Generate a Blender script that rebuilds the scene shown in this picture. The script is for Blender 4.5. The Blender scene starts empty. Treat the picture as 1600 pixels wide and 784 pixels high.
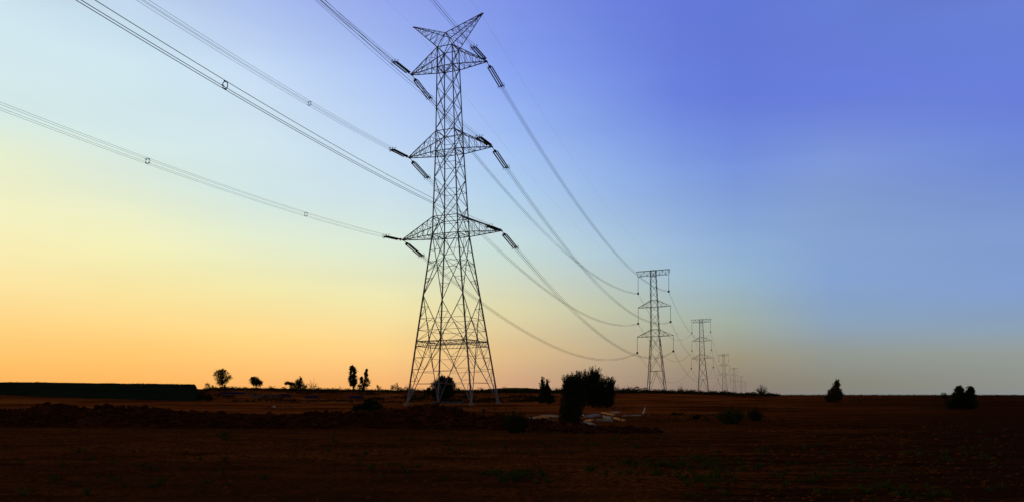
import bpy, math, random
import numpy as np
from mathutils import Vector, Matrix, noise
R = math.radians
scn = bpy.context.scene
C = scn.collection
rnd = random.Random(7)

# ------------------------------------------------------------------ camera
FPX, HY, EYE = 1229.0, 616.5, 1.6       # focal length and horizon row of the 1600 px wide photograph
cam_d = bpy.data.cameras.new('camera'); cam = bpy.data.objects.new('camera', cam_d); C.objects.link(cam)
cam_d.sensor_width = 36; cam_d.lens = 36 * FPX / 1600; cam_d.shift_y = (HY - 392) / 1600
cam_d.clip_start = 0.1; cam_d.clip_end = 40000
cam.location = (0, 0, EYE); cam.rotation_euler = (R(90), 0, 0)
scn.camera = cam

# ------------------------------------------------------------------ sky
SUN_AZ, SUN_EL = -78, 3.0
def lin(c): return tuple(((v / 255) / 12.92 if v <= 10 else ((v / 255 + .055) / 1.055) ** 2.4) for v in c) + (1,)
w = bpy.data.worlds.new('World'); scn.world = w; w.use_nodes = True
nt = w.node_tree; N = nt.nodes; L = nt.links; N.clear()
out = N.new('ShaderNodeOutputWorld')
tc = N.new('ShaderNodeTexCoord'); sep = N.new('ShaderNodeSeparateXYZ'); L.new(tc.outputs['Generated'], sep.inputs[0])
az = N.new('ShaderNodeMath'); az.operation = 'ARCTAN2'; L.new(sep.outputs[0], az.inputs[0]); L.new(sep.outputs[1], az.inputs[1])
el = N.new('ShaderNodeMath'); el.operation = 'ARCSINE'; L.new(sep.outputs[2], el.inputs[0])
elt = N.new('ShaderNodeMath'); elt.operation = 'MULTIPLY'; L.new(el.outputs[0], elt.inputs[0]); elt.inputs[1].default_value = 1 / R(60); elt.use_clamp = True
SKY = {   # dusk sky measured along eight compass directions: (px column) -> [(row, colour)...]
 -700: [(0, (226, 226, 190)), (200, (240, 226, 170)), (400, (252, 215, 140)), (520, (255, 196, 104)), (612, (255, 172, 84))],
 0:    [(0, (205, 228, 238)), (100, (208, 230, 235)), (170, (211, 232, 229)), (240, (231, 238, 207)), (320, (241, 240, 195)), (410, (251, 235, 174)), (510, (255, 211, 130)), (570, (255, 192, 103)), (608, (255, 180, 92))],
 200:  [(0, (196, 219, 242)), (100, (205, 228, 236)), (200, (207, 229, 232)), (280, (222, 235, 218)), (340, (237, 239, 198)), (400, (246, 240, 182)), (480, (254, 225, 150)), (550, (255, 200, 112)), (608, (255, 181, 94))],
 400:  [(0, (174, 195, 243)), (100, (195, 216, 242)), (200, (206, 227, 236)), (300, (209, 230, 230)), (370, (226, 236, 208)), (450, (246, 236, 174)), (530, (254, 211, 130)), (608, (254, 181, 102))],
 600:  [(0, (150, 170, 239)), (100, (166, 190, 243)), (200, (187, 210, 243)), (300, (203, 225, 237)), (390, (218, 232, 212)), (470, (240, 231, 174)), (540, (251, 210, 136)), (608, (247, 178, 110))],
 800:  [(0, (126, 148, 232)), (100, (134, 160, 238)), (200, (154, 184, 240)), (300, (176, 206, 236)), (400, (200, 220, 214)), (480, (220, 214, 172)), (550, (222, 188, 138)), (612, (208, 160, 126))],
 960:  [(0, (107, 129, 222)), (100, (115, 139, 226)), (200, (129, 157, 229)), (300, (150, 181, 228)), (400, (174, 200, 216)), (480, (190, 196, 172)), (550, (188, 170, 138)), (612, (172, 142, 124))],
 1060: [(0, (101, 122, 217)), (150, (106, 129, 221)), (250, (124, 152, 222)), (350, (147, 178, 220)), (430, (162, 190, 208)), (500, (172, 182, 166)), (560, (166, 152, 126)), (612, (150, 130, 117))],
 1150: [(0, (99, 121, 215)), (150, (101, 123, 216)), (250, (116, 143, 218)), (350, (136, 167, 215)), (430, (148, 180, 206)), (500, (160, 174, 164)), (560, (156, 146, 122)), (612, (140, 124, 114))],
 1300: [(0, (102, 125, 214)), (150, (102, 124, 217)), (250, (124, 150, 214)), (330, (132, 160, 208)), (440, (132, 162, 208)), (500, (138, 162, 188)), (550, (144, 150, 144)), (600, (136, 134, 120)), (616, (132, 132, 126))],
 1600: [(0, (104, 128, 214)), (150, (103, 125, 216)), (250, (112, 138, 212)), (350, (128, 156, 210)), (450, (130, 158, 208)), (510, (138, 160, 182)), (550, (146, 154, 150)), (600, (142, 144, 138)), (616, (140, 144, 142))],
}
DARK = (24, 22, 26)
prev = None; prev_az = None
for px in sorted(SKY):
    a = math.atan((px - 800) / FPX)
    r = N.new('ShaderNodeValToRGB'); cr = r.color_ramp; cr.interpolation = 'LINEAR'
    pts = sorted((math.atan((HY - y) / FPX * math.cos(a)) / R(60), c) for y, c in SKY[px])
    top = pts[-1]
    pts += [(top[0] + .07, tuple(v * .72 for v in top[1])), (top[0] + .18, tuple(v * .32 for v in top[1])), (top[0] + .34, DARK)]
    pts = [(max(0, p), c) for p, c in pts]
    while len(cr.elements) > 1: cr.elements.remove(cr.elements[-1])
    cr.elements[0].position = pts[0][0]; cr.elements[0].color = lin(pts[0][1])
    for p, c in pts[1:]:
        e = cr.elements.new(p); e.color = lin(c)
    L.new(elt.outputs[0], r.inputs[0])
    if prev is None: prev = r.outputs[0]
    else:
        m = N.new('ShaderNodeMapRange'); m.inputs[1].default_value = prev_az; m.inputs[2].default_value = a; L.new(az.outputs[0], m.inputs[0])
        x = N.new('ShaderNodeMix'); x.data_type = 'RGBA'; L.new(m.outputs[0], x.inputs[0]); L.new(prev, x.inputs[6]); L.new(r.outputs[0], x.inputs[7]); prev = x.outputs[2]
    prev_az = a
absaz = N.new('ShaderNodeMath'); absaz.operation = 'ABSOLUTE'; L.new(az.outputs[0], absaz.inputs[0])
m = N.new('ShaderNodeMapRange'); m.inputs[1].default_value = R(52); m.inputs[2].default_value = R(100); L.new(absaz.outputs[0], m.inputs[0])
x = N.new('ShaderNodeMix'); x.data_type = 'RGBA'; L.new(m.outputs[0], x.inputs[0]); L.new(prev, x.inputs[6]); x.inputs[7].default_value = lin((98, 90, 90))
mpn = N.new('ShaderNodeMapping'); mpn.inputs['Scale'].default_value = (1.2, 1.2, 9); L.new(tc.outputs['Generated'], mpn.inputs[0])
nzw = N.new('ShaderNodeTexNoise'); nzw.inputs['Scale'].default_value = 1.6; nzw.inputs['Detail'].default_value = 5; L.new(mpn.outputs[0], nzw.inputs['Vector'])
mrw = N.new('ShaderNodeMapRange'); mrw.inputs[1].default_value = .3; mrw.inputs[2].default_value = .7; mrw.inputs[3].default_value = .965; mrw.inputs[4].default_value = 1.035; L.new(nzw.outputs[0], mrw.inputs[0])
xw = N.new('ShaderNodeMix'); xw.data_type = 'RGBA'; xw.blend_type = 'MULTIPLY'; xw.inputs[0].default_value = 1; L.new(x.outputs[2], xw.inputs[6]); L.new(mrw.outputs[0], xw.inputs[7]); x = xw
bg = N.new('ShaderNodeBackground'); L.new(x.outputs[2], bg.inputs[0]); bg.inputs[1].default_value = 1.0
sky = N.new('ShaderNodeTexSky'); sky.sky_type = 'NISHITA'; sky.sun_disc = False
sky.sun_elevation = R(SUN_EL); sky.sun_rotation = R(SUN_AZ)
bg2 = N.new('ShaderNodeBackground'); L.new(sky.outputs[0], bg2.inputs[0]); bg2.inputs[1].default_value = 0.0015
add = N.new('ShaderNodeAddShader'); L.new(bg.outputs[0], add.inputs[0]); L.new(bg2.outputs[0], add.inputs[1]); L.new(add.outputs[0], out.inputs[0])

sd = bpy.data.lights.new('sun', 'SUN'); sd.energy = 0.3; sd.angle = R(1.5); sd.color = (1, .56, .26)
sun = bpy.data.objects.new('sun', sd); C.objects.link(sun)
sdir = Vector((math.sin(R(SUN_AZ)) * math.cos(R(SUN_EL)), math.cos(R(SUN_AZ)) * math.cos(R(SUN_EL)), math.sin(R(SUN_EL))))
sun.rotation_euler = sdir.to_track_quat('Z', 'Y').to_euler()

vs = scn.view_settings; vs.view_transform = 'Standard'; vs.look = 'None'; vs.exposure = 0; vs.gamma = 1; vs.use_curve_mapping = False
scn.render.engine = 'CYCLES'
scn.cycles.max_bounces = 4

# ------------------------------------------------------------------ helpers
def mat(name, col, rough=.8, metal=0, noise_scale=None, col2=None, bump=0, stretch=None, detail=6, thresh=(.35, .65)):
    m = bpy.data.materials.new(name); m.use_nodes = True
    nt = m.node_tree; b = nt.nodes['Principled BSDF']
    b.inputs['Base Color'].default_value = tuple(col) + (1,); b.inputs['Roughness'].default_value = rough; b.inputs['Metallic'].default_value = metal
    b.inputs['Specular IOR Level'].default_value = .25 if rough < .7 else 0
    if noise_scale:
        t = nt.nodes.new('ShaderNodeTexCoord'); n = nt.nodes.new('ShaderNodeTexNoise'); n.inputs['Scale'].default_value = noise_scale; n.inputs['Detail'].default_value = detail
        v = t.outputs['Object']
        if stretch:
            mp = nt.nodes.new('ShaderNodeMapping'); mp.inputs['Scale'].default_value = stretch; nt.links.new(v, mp.inputs[0]); v = mp.outputs[0]
        nt.links.new(v, n.inputs['Vector'])
        r = nt.nodes.new('ShaderNodeValToRGB'); r.color_ramp.elements[0].position = thresh[0]; r.color_ramp.elements[1].position = thresh[1]
        r.color_ramp.elements[0].color = tuple(col) + (1,); r.color_ramp.elements[1].color = tuple(col2 or col) + (1,)
        nt.links.new(n.outputs[0], r.inputs[0]); nt.links.new(r.outputs[0], b.inputs['Base Color'])
        if bump:
            bn = nt.nodes.new('ShaderNodeBump'); bn.inputs['Strength'].default_value = 1; bn.inputs['Distance'].default_value = bump
            nt.links.new(n.outputs[0], bn.inputs['Height']); nt.links.new(bn.outputs[0], b.inputs['Normal'])
    return m
M = {
 'steel': mat('galvanised_steel', (.20, .22, .27), .75, 0, 1.5, (.30, .32, .36)),
 'wire': mat('aluminium_wire', (.10, .10, .11), .6, 0, .8, (.14, .14, .15)),
 'disc': mat('glazed_porcelain', (.035, .022, .018), .35, 0, 3, (.06, .04, .03)),
 'fitting': mat('cast_fitting', (.05, .05, .055), .5, 0, 6, (.09, .09, .1)),
 'concrete': mat('concrete', (.22, .21, .2), .9, 0, 4, (.3, .29, .27), .01),
 'bark': mat('bark', (.035, .022, .014), .95, 0, 8, (.06, .04, .025), .02),
 'leaf': mat('leaf_green', (.03, .045, .015), .8, 0, .6, (.05, .07, .025)),
 'leaf_dry': mat('leaf_olive', (.045, .045, .018), .8, 0, .8, (.08, .07, .03)),
 'leaf_dark': mat('leaf_dark', (.022, .032, .014), .85, 0, .7, (.035, .05, .02)),
 'wood': mat('old_timber', (.42, .22, .10), .85, 0, 6, (.55, .32, .16), .004, (1, 8, 8)),
 'post': mat('weathered_post', (.2, .19, .2), .85, 0, 5, (.34, .32, .33), .006),
 'white': mat('white_plastic', (.6, .6, .6), .6, 0, 4, (.75, .75, .74), .01),
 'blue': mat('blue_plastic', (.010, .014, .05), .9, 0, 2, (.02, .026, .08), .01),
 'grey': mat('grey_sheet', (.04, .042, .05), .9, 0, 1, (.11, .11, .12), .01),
 'stone': mat('field_stone', (.035, .012, .006), .95, 0, 2.2, (.085, .03, .014), .02),
 'clod': mat('soil_clod', (.09, .03, .008), 1, 0, 5, (.15, .05, .014), .01),
 'hillgrass': mat('hill_grass', (.012, .022, .012), 1, 0, .15, (.02, .034, .016), .3, (1, 3, 1)),
 'farhill': mat('far_hill_grass', (.06, .10, .012), 1, 0, .02, (.08, .12, .02)),
 'scrub': mat('scrub_leaf', (.018, .018, .008), .9, 0, .3, (.035, .03, .012)),
 'bank': mat('bank_earth', (.03, .009, .004), 1, 0, 1.2, (.08, .026, .009), .06),
 'weed': mat('weed_leaf', (.05, .075, .012), .9, 0, 2, (.075, .10, .02)),
}
class MB:
    def __init__(s): s.v = []; s.f = []
    def poly(s, pts, faces):
        o = len(s.v); s.v += [tuple(p) for p in pts]; s.f += [tuple(i + o for i in f) for f in faces]
    def bar(s, a, b, w, n=4, w2=None):
        a = Vector(a); b = Vector(b); d = b - a
        if d.length < 1e-6: return
        d.normalize(); u = d.orthogonal().normalized()
        if abs(d.z) > .5:
            u = Vector((1, 1, 0)) - d * (Vector((1, 1, 0)).dot(d)); u.normalize()
        v = d.cross(u); o = len(s.v); w2 = w if w2 is None else w2
        for p, ww in ((a, w), (b, w2)):
            for k in range(n):
                t = 2 * math.pi * k / n; s.v.append(tuple(p + (u * math.cos(t) + v * math.sin(t)) * ww * .5))
        for k in range(n): s.f.append((o + k, o + (k + 1) % n, o + n + (k + 1) % n, o + n + k))
        s.f.append(tuple(o + n - 1 - k for k in range(n))); s.f.append(tuple(o + n + k for k in range(n)))
    def tube(s, pts, r, n=5):
        pts = [Vector(p) for p in pts]; o = len(s.v)
        for i, p in enumerate(pts):
            d = (pts[min(i + 1, len(pts) - 1)] - pts[max(i - 1, 0)]).normalized()
            u = d.cross(Vector((0, 0, 1))); u = u.normalized() if u.length > 1e-3 else Vector((1, 0, 0)); v = u.cross(d)
            rr = r[i] if isinstance(r, (list, tuple)) else r
            for k in range(n):
                t = 2 * math.pi * k / n; s.v.append(tuple(p + (u * math.cos(t) + v * math.sin(t)) * rr))
        for i in range(len(pts) - 1):
            for k in range(n):
                a = o + i * n + k; b = o + i * n + (k + 1) % n
                s.f.append((a, b, b + n, a + n))
        s.f.append(tuple(o + n - 1 - k for k in range(n))); s.f.append(tuple(o + (len(pts) - 1) * n + k for k in range(n)))
    def build(s, name, m, parent=None, smooth=False):
        me = bpy.data.meshes.new(name); me.from_pydata(s.v, [], s.f); me.materials.append(m)
        if smooth: me.polygons.foreach_set('use_smooth', [True] * len(me.polygons))
        o = bpy.data.objects.new(name, me); C.objects.link(o)
        if parent: o.parent = parent
        return o
def tag(o, label=None, cat=None, group=None, kind=None):
    if label: o['label'] = label
    if cat: o['category'] = cat
    if group: o['group'] = group
    if kind: o['kind'] = kind
    return o
def empty(name, loc=(0, 0, 0), rot=None):
    o = bpy.data.objects.new(name, None); C.objects.link(o); o.location = loc; o.empty_display_size = .5
    if rot is not None: o.rotation_euler = rot
    return o
def copy_tree(o, parent=None):
    c = o.copy(); C.objects.link(c); c.parent = parent
    for ch in list(o.children): copy_tree(ch, c)
    return c

# ------------------------------------------------------------------ terrain
def interp(x, xs, ys): return float(np.interp(x, xs, ys))
def sstep(a, b, x): t = min(1, max(0, (x - a) / (b - a))); return t * t * (3 - 2 * t)
CREST = ([-600, 0, 330, 480, 640, 900, 1030, 1130, 1200, 1600], [5.0, 4.5, 3.3, 3.0, 2.6, 2.5, 2.35, 1.85, 1.45, 1.35])
def ground(x, y):
    d = math.hypot(x, y)
    px = 800 + FPX * x / y if y > 1 else (2500 if x > 0 else -800)
    zc = interp(px, *CREST)
    if y < 30: zc *= sstep(-60, 30, y)
    z = zc * sstep(95, 250, d)
    if d > 1500: z -= (d - 1500) * .0006 * (1 if z > 1.5 else .15)
    if d > 3500: z = min(z, 1.0)
    return z
def rough(x, y, d):
    a = .06 * noise.noise(Vector((x * .35, y * .9, 3))) + .05 * noise.noise(Vector((x * 1.1, y * 1.6, 1)))
    if d < 45: a += .035 * noise.noise(Vector((x * 4, y * 4, 5)))
    if 20 < d < 27 and x > .27 * y: a -= .16 * math.exp(-((y - 23.4 - .3 * noise.noise(Vector((x * .2, 0, 0)))) / .55) ** 2) * sstep(.27, .33, x / y)
    if 110 < d < 700: a += .25 * noise.noise(Vector((x * .03, y * .05, 7)))
    return a - .03
def make_ground():
    azs = []
    a = -180.0
    while a < 180: azs.append(a); a += .3 if -40 < a < 40 else 3
    rs = [.8]
    while rs[-1] < 20000: rs.append(rs[-1] * (1.018 if rs[-1] < 60 else 1.035 if rs[-1] < 900 else 1.15))
    v = [(0, 0, 0)]; f = []
    n = len(azs)
    for r_ in rs:
        for a in azs:
            x, y = r_ * math.sin(R(a)), r_ * math.cos(R(a)); v.append((x, y, ground(x, y) + rough(x, y, r_)))
    for k in range(n): f.append((0, 1 + (k + 1) % n, 1 + k))
    for i in range(len(rs) - 1):
        for k in range(n):
            a = 1 + i * n + k; b = 1 + i * n + (k + 1) % n; f.append((a, b, b + n, a + n))
    mb = MB(); mb.v = v; mb.f = f
    m = bpy.data.materials.new('red_soil'); m.use_nodes = True; nt = m.node_tree; b = nt.nodes['Principled BSDF']
    b.inputs['Roughness'].default_value = 1; b.inputs['Specular IOR Level'].default_value = 0
    t = nt.nodes.new('ShaderNodeTexCoord')
    def nz(scale, st=(1, 1, 1), det=8, off=(0, 0, 0)):
        mp = nt.nodes.new('ShaderNodeMapping'); mp.inputs['Scale'].default_value = st; mp.inputs['Location'].default_value = off; nt.links.new(t.outputs['Object'], mp.inputs[0])
        q = nt.nodes.new('ShaderNodeTexNoise'); q.inputs['Scale'].default_value = scale; q.inputs['Detail'].default_value = det; nt.links.new(mp.outputs[0], q.inputs['Vector']); return q.outputs[0]
    def ramp(src, stops):
        r = nt.nodes.new('ShaderNodeValToRGB'); e = r.color_ramp.elements
        e[0].position, e[0].color = stops[0][0], stops[0][1] + (1,); e[1].position, e[1].color = stops[1][0], stops[1][1] + (1,)
        for p, c in stops[2:]: q = e.new(p); q.color = c + (1,)
        nt.links.new(src, r.inputs[0]); return r.outputs[0]
    def mix(fac, a, b_, mode='MIX'):
        x = nt.nodes.new('ShaderNodeMix'); x.data_type = 'RGBA'; x.blend_type = mode
        for s_, i in ((fac, 0), (a, 6), (b_, 7)):
            if isinstance(s_, (int, float)): x.inputs[i].default_value = s_
            elif isinstance(s_, tuple): x.inputs[i].default_value = s_ + (1,)
            else: nt.links.new(s_, x.inputs[i])
        return x.outputs[2]
    fine = nz(9, (1, 1.6, 1), 10); mid = nz(.9, (.35, 1.3, 1), 8); big = nz(.07, (.5, 1.4, 1), 6, (4, 2, 0)); pat = nz(.35, (.5, 1.6, 1), 8, (9, 1, 0))
    soil = ramp(mid, [(.3, SOIL[0]), (.55, SOIL[1]), (.75, SOIL[2])])
    soil = mix(ramp(fine, [(.38, (0, 0, 0)), (.68, (1, 1, 1))]), mix(.75, soil, (.012, .006, .003)), soil)
    soil = mix(ramp(big, [(.46, (0, 0, 0)), (.62, (.75, .75, .75))]), soil, SOIL[3])
    soil = mix(ramp(nz(.11, (.6, 1.2, 1), 7, (1, 7, 0)), [(.5, (0, 0, 0)), (.66, (.8, .8, .8))]), soil, mix(ramp(fine, [(.4, (0, 0, 0)), (.62, (1, 1, 1))]), (.05, .016, .004), SOIL[2]))
    grass = ramp(pat, [(.56, (0, 0, 0)), (.66, (.75, .75, .75))])
    grass2 = mix(1.0, grass, ramp(fine, [(.45, (0, 0, 0)), (.6, (1, 1, 1))]), 'MULTIPLY')
    soil = mix(grass2, soil, (.014, .024, .008))
    # far cultivated field: lighter, redder fallow soil beyond a hundred metres
    sepn = nt.nodes.new('ShaderNodeSeparateXYZ'); nt.links.new(t.outputs['Object'], sepn.inputs[0])
    mr = nt.nodes.new('ShaderNodeMapRange'); mr.inputs[1].default_value = 35; mr.inputs[2].default_value = 75; nt.links.new(sepn.outputs[1], mr.inputs[0])
    strip = nz(.12, (.5, .6, 1), 10, (0, 3, 0))
    field = ramp(strip, [(.36, FIELD[0]), (.5, FIELD[1]), (.64, FIELD[2])])
    soil = mix(mr.outputs[0], soil, field)
    # darker ground colour towards the right-hand side
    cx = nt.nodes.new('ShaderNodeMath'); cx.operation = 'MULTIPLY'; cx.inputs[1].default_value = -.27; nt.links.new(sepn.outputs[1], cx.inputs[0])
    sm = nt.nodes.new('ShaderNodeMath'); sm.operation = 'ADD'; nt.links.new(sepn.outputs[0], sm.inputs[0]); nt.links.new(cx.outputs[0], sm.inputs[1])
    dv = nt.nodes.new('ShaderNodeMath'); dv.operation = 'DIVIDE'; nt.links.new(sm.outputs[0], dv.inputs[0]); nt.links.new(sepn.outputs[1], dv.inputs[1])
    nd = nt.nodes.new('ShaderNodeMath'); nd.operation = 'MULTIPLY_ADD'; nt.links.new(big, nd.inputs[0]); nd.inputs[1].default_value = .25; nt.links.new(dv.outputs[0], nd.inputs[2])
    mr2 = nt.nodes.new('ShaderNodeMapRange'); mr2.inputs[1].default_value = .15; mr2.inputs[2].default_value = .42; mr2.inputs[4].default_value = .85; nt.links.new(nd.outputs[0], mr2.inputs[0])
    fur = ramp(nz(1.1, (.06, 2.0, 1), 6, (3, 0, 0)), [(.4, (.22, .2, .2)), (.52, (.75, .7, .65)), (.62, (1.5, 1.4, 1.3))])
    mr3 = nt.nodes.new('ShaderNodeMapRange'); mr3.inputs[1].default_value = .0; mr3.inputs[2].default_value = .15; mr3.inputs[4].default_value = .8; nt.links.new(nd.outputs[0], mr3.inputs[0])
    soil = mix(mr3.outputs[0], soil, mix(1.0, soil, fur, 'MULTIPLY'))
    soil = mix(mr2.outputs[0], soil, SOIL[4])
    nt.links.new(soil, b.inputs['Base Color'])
    bn = nt.nodes.new('ShaderNodeBump'); bn.inputs['Distance'].default_value = .12; nt.links.new(fine, bn.inputs['Height']); nt.links.new(bn.outputs[0], b.inputs['Normal'])
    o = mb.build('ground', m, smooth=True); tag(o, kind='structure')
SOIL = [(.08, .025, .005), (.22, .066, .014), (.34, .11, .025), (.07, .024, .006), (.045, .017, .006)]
FIELD = [(.10, .026, .006), (.23, .06, .012), (.34, .10, .022)]
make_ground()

def P(px, d):   # a place at distance d seen towards column px
    return (px - 800) / FPX * d, d

# dark grassy bank closing the field on the left
def grass_bank():
    mb = MB(); cols = 90; prof = [(-14, 0), (-9, .35), (-5, .75), (-2, .94), (0, 1), (4, .97), (12, .5), (22, -.1)]
    X0, X1 = -135, -54.6
    for i in range(cols + 1):
        t = i / cols; x = X0 + (X1 - X0) * t; y = 140
        h = 3.95 * (1 - .10 * sstep(.45, 1, t)) * (1 - sstep(.975, 1.0, t)) * (.55 + .45 * sstep(0, .2, t)) + .12 * noise.noise(Vector((x * .08, 0, 0)))
        for dy, k in prof:
            mb.v.append((x - .389 * dy * t, y + dy, -0.25 + k * (h + .25) + .1 * noise.noise(Vector((x * .4, dy, 2)))))
    n = len(prof)
    for i in range(cols):
        for k in range(n - 1):
            a = i * n + k; mb.f.append((a, a + n, a + n + 1, a + 1))
    o = mb.build('hill', M['hillgrass'], smooth=True); tag(o, kind='structure')
grass_bank()
def bank_fringe():
    mb = MB(); q = random.Random(5)
    for i in range(9000):
        t = q.random(); y = 140 + q.uniform(-8, 6); x = -135 + 80.4 * t - .389 * (y - 140) * t
        k = interp(y - 140, [-9, -5, -2, 0, 4, 12], [.35, .75, .94, 1, .97, .5]); h = 3.95 * (1 - .10 * sstep(.45, 1, t)) * (1 - sstep(.975, 1.0, t)) * (.55 + .45 * sstep(0, .2, t)) - .1
        z = -.25 + k * (h + .25); hh = q.uniform(.1, .35) * (.6 + noise.noise(Vector((x * .3, y * .3, 0)))); w_ = .05
        dx = q.uniform(-.15, .15); mb.poly([(x - w_, y, z), (x + w_, y + q.uniform(-.05, .05), z), (x + dx, y, z + hh)], [(0, 1, 2)])
    tag(mb.build('grass', M['hillgrass']), 'short dark grass along the top of the far left bank', 'grass', kind='stuff')
bank_fringe()

def far_hill():
    mb = MB(); d = 900; n = 48
    for i in range(n + 1):
        t = i / n; px = 715 + 180 * t; h = 1.6 + (HY - 605.0) / FPX * d * (math.sin(math.pi * t) ** .8) + .35 * noise.noise(Vector((i * .4, 0, 0)))
        for dy, k in ((-60, -.2), (-30, .5), (0, 1), (60, .4), (120, -.2)):
            x, y = P(px, d); mb.v.append((x, y + dy, k * h))
    for i in range(n):
        for k in range(4): a = i * 5 + k; mb.f.append((a, a + 5, a + 6, a + 1))
    tag(mb.build('hill', M['farhill'], smooth=True), kind='structure')
far_hill()

# rubble and earth bank across the near field
BX = [-300, 0, 150, 330, 450, 600, 680, 760, 880, 960, 1045]
BD = [40, 41, 40, 39, 39, 38.5, 38, 37, 34.5, 34, 34]
BH = [.95, .9, 1.1, .68, .62, .95, 1.05, .75, .32, .2, .0]
def earth_bank():
    mb = MB(); cols = 900; W = [-2.2, -1.7, -1.3, -1, -.75, -.5, -.25, 0, .25, .5, .8, 1.2, 1.7, 2.3]
    for i in range(cols + 1):
        px = -300 + 1345 * i / cols; d = interp(px, BX, BD); h = interp(px, BX, BH); x, _ = P(px, d)
        for q in W:
            k = max(0, 1 - abs(q) / 2.1) ** .8
            y = d + q * .9 + .9; z = h * k * (1 + .38 * noise.noise(Vector((x * .35, q * .5, 0)))) - .06
            z += k * (.14 * noise.noise(Vector((x * 2.1, q * 2, 1))) + .10 * noise.noise(Vector((x * 5, q * 5, 4))))
            mb.v.append((x, y, z))
    n = len(W)
    for i in range(cols):
        for k in range(n - 1): a = i * n + k; mb.f.append((a, a + n, a + n + 1, a + 1))
    tag(mb.build('earth_bank', M['bank']), kind='structure')
earth_bank()
def rock(mb, c, r, rg, sq=.7):
    o = len(mb.v); rings = [(-.6, .75), (0, 1), (.55, .7)]; n = 6
    ph = rg.random() * 6
    for z, k in rings:
        for j in range(n):
            a = ph + 2 * math.pi * j / n + rg.uniform(-.25, .25); rr = r * k * rg.uniform(.75, 1.15)
            mb.v.append((c[0] + rr * math.cos(a), c[1] + rr * math.sin(a), c[2] + z * r * sq * rg.uniform(.8, 1.2)))
    mb.v.append((c[0] + rg.uniform(-.2, .2) * r, c[1], c[2] + r * sq)); t = o + 3 * n
    for i in range(2):
        for j in range(n): a = o + i * n + j; b = o + i * n + (j + 1) % n; mb.f.append((a, b, b + n, a + n))
    for j in range(n): mb.f.append((o + 2 * n + j, o + 2 * n + (j + 1) % n, t))
rg = random.Random(3)
mb = MB()
for _ in range(7500):
    px = rg.uniform(-200, 1035); d = interp(px, BX, BD); h = interp(px, BX, BH); q = rg.uniform(-2, 1.4)
    if h < .15 and rg.random() < .5: continue
    k = max(0, 1 - abs(q) / 2.1) ** .8; x, _ = P(px, d)
    cl = noise.noise(Vector((x * .6, q, 2)))
    if cl < -.12 and rg.random() < .75: continue
    hh = h * k * (1 + .38 * noise.noise(Vector((x * .35, q * .5, 0))))
    rock(mb, (x, d + q * .9 + .9, hh + rg.uniform(-.1, .04)), rg.choice([.04, .05, .06, .07, .09, .12, .2 if cl > .15 else .06]), rg)
tag(mb.build('rubble', M['stone']), 'dark rubble and stones heaped along the low earth bank', 'rubble', kind='stuff')
mb = MB()
for _ in range(9000):
    d = 7 * (45 / 7) ** rg.random() ; px = rg.uniform(-100, 1700); x, y = P(px, d)
    if noise.noise(Vector((x * .25, y * .4, 9))) < -.1 and rg.random() < .7: continue
    rock(mb, (x, y, .0 + rough(x, y, d)), rg.choice([.012, .018, .025, .035, .05]) * (1 if d < 20 else 1.5), rg)
tag(mb.build('soil_clods', M['clod']), 'clods and pebbles strewn over the bare red soil', 'soil', kind='stuff')

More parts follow.
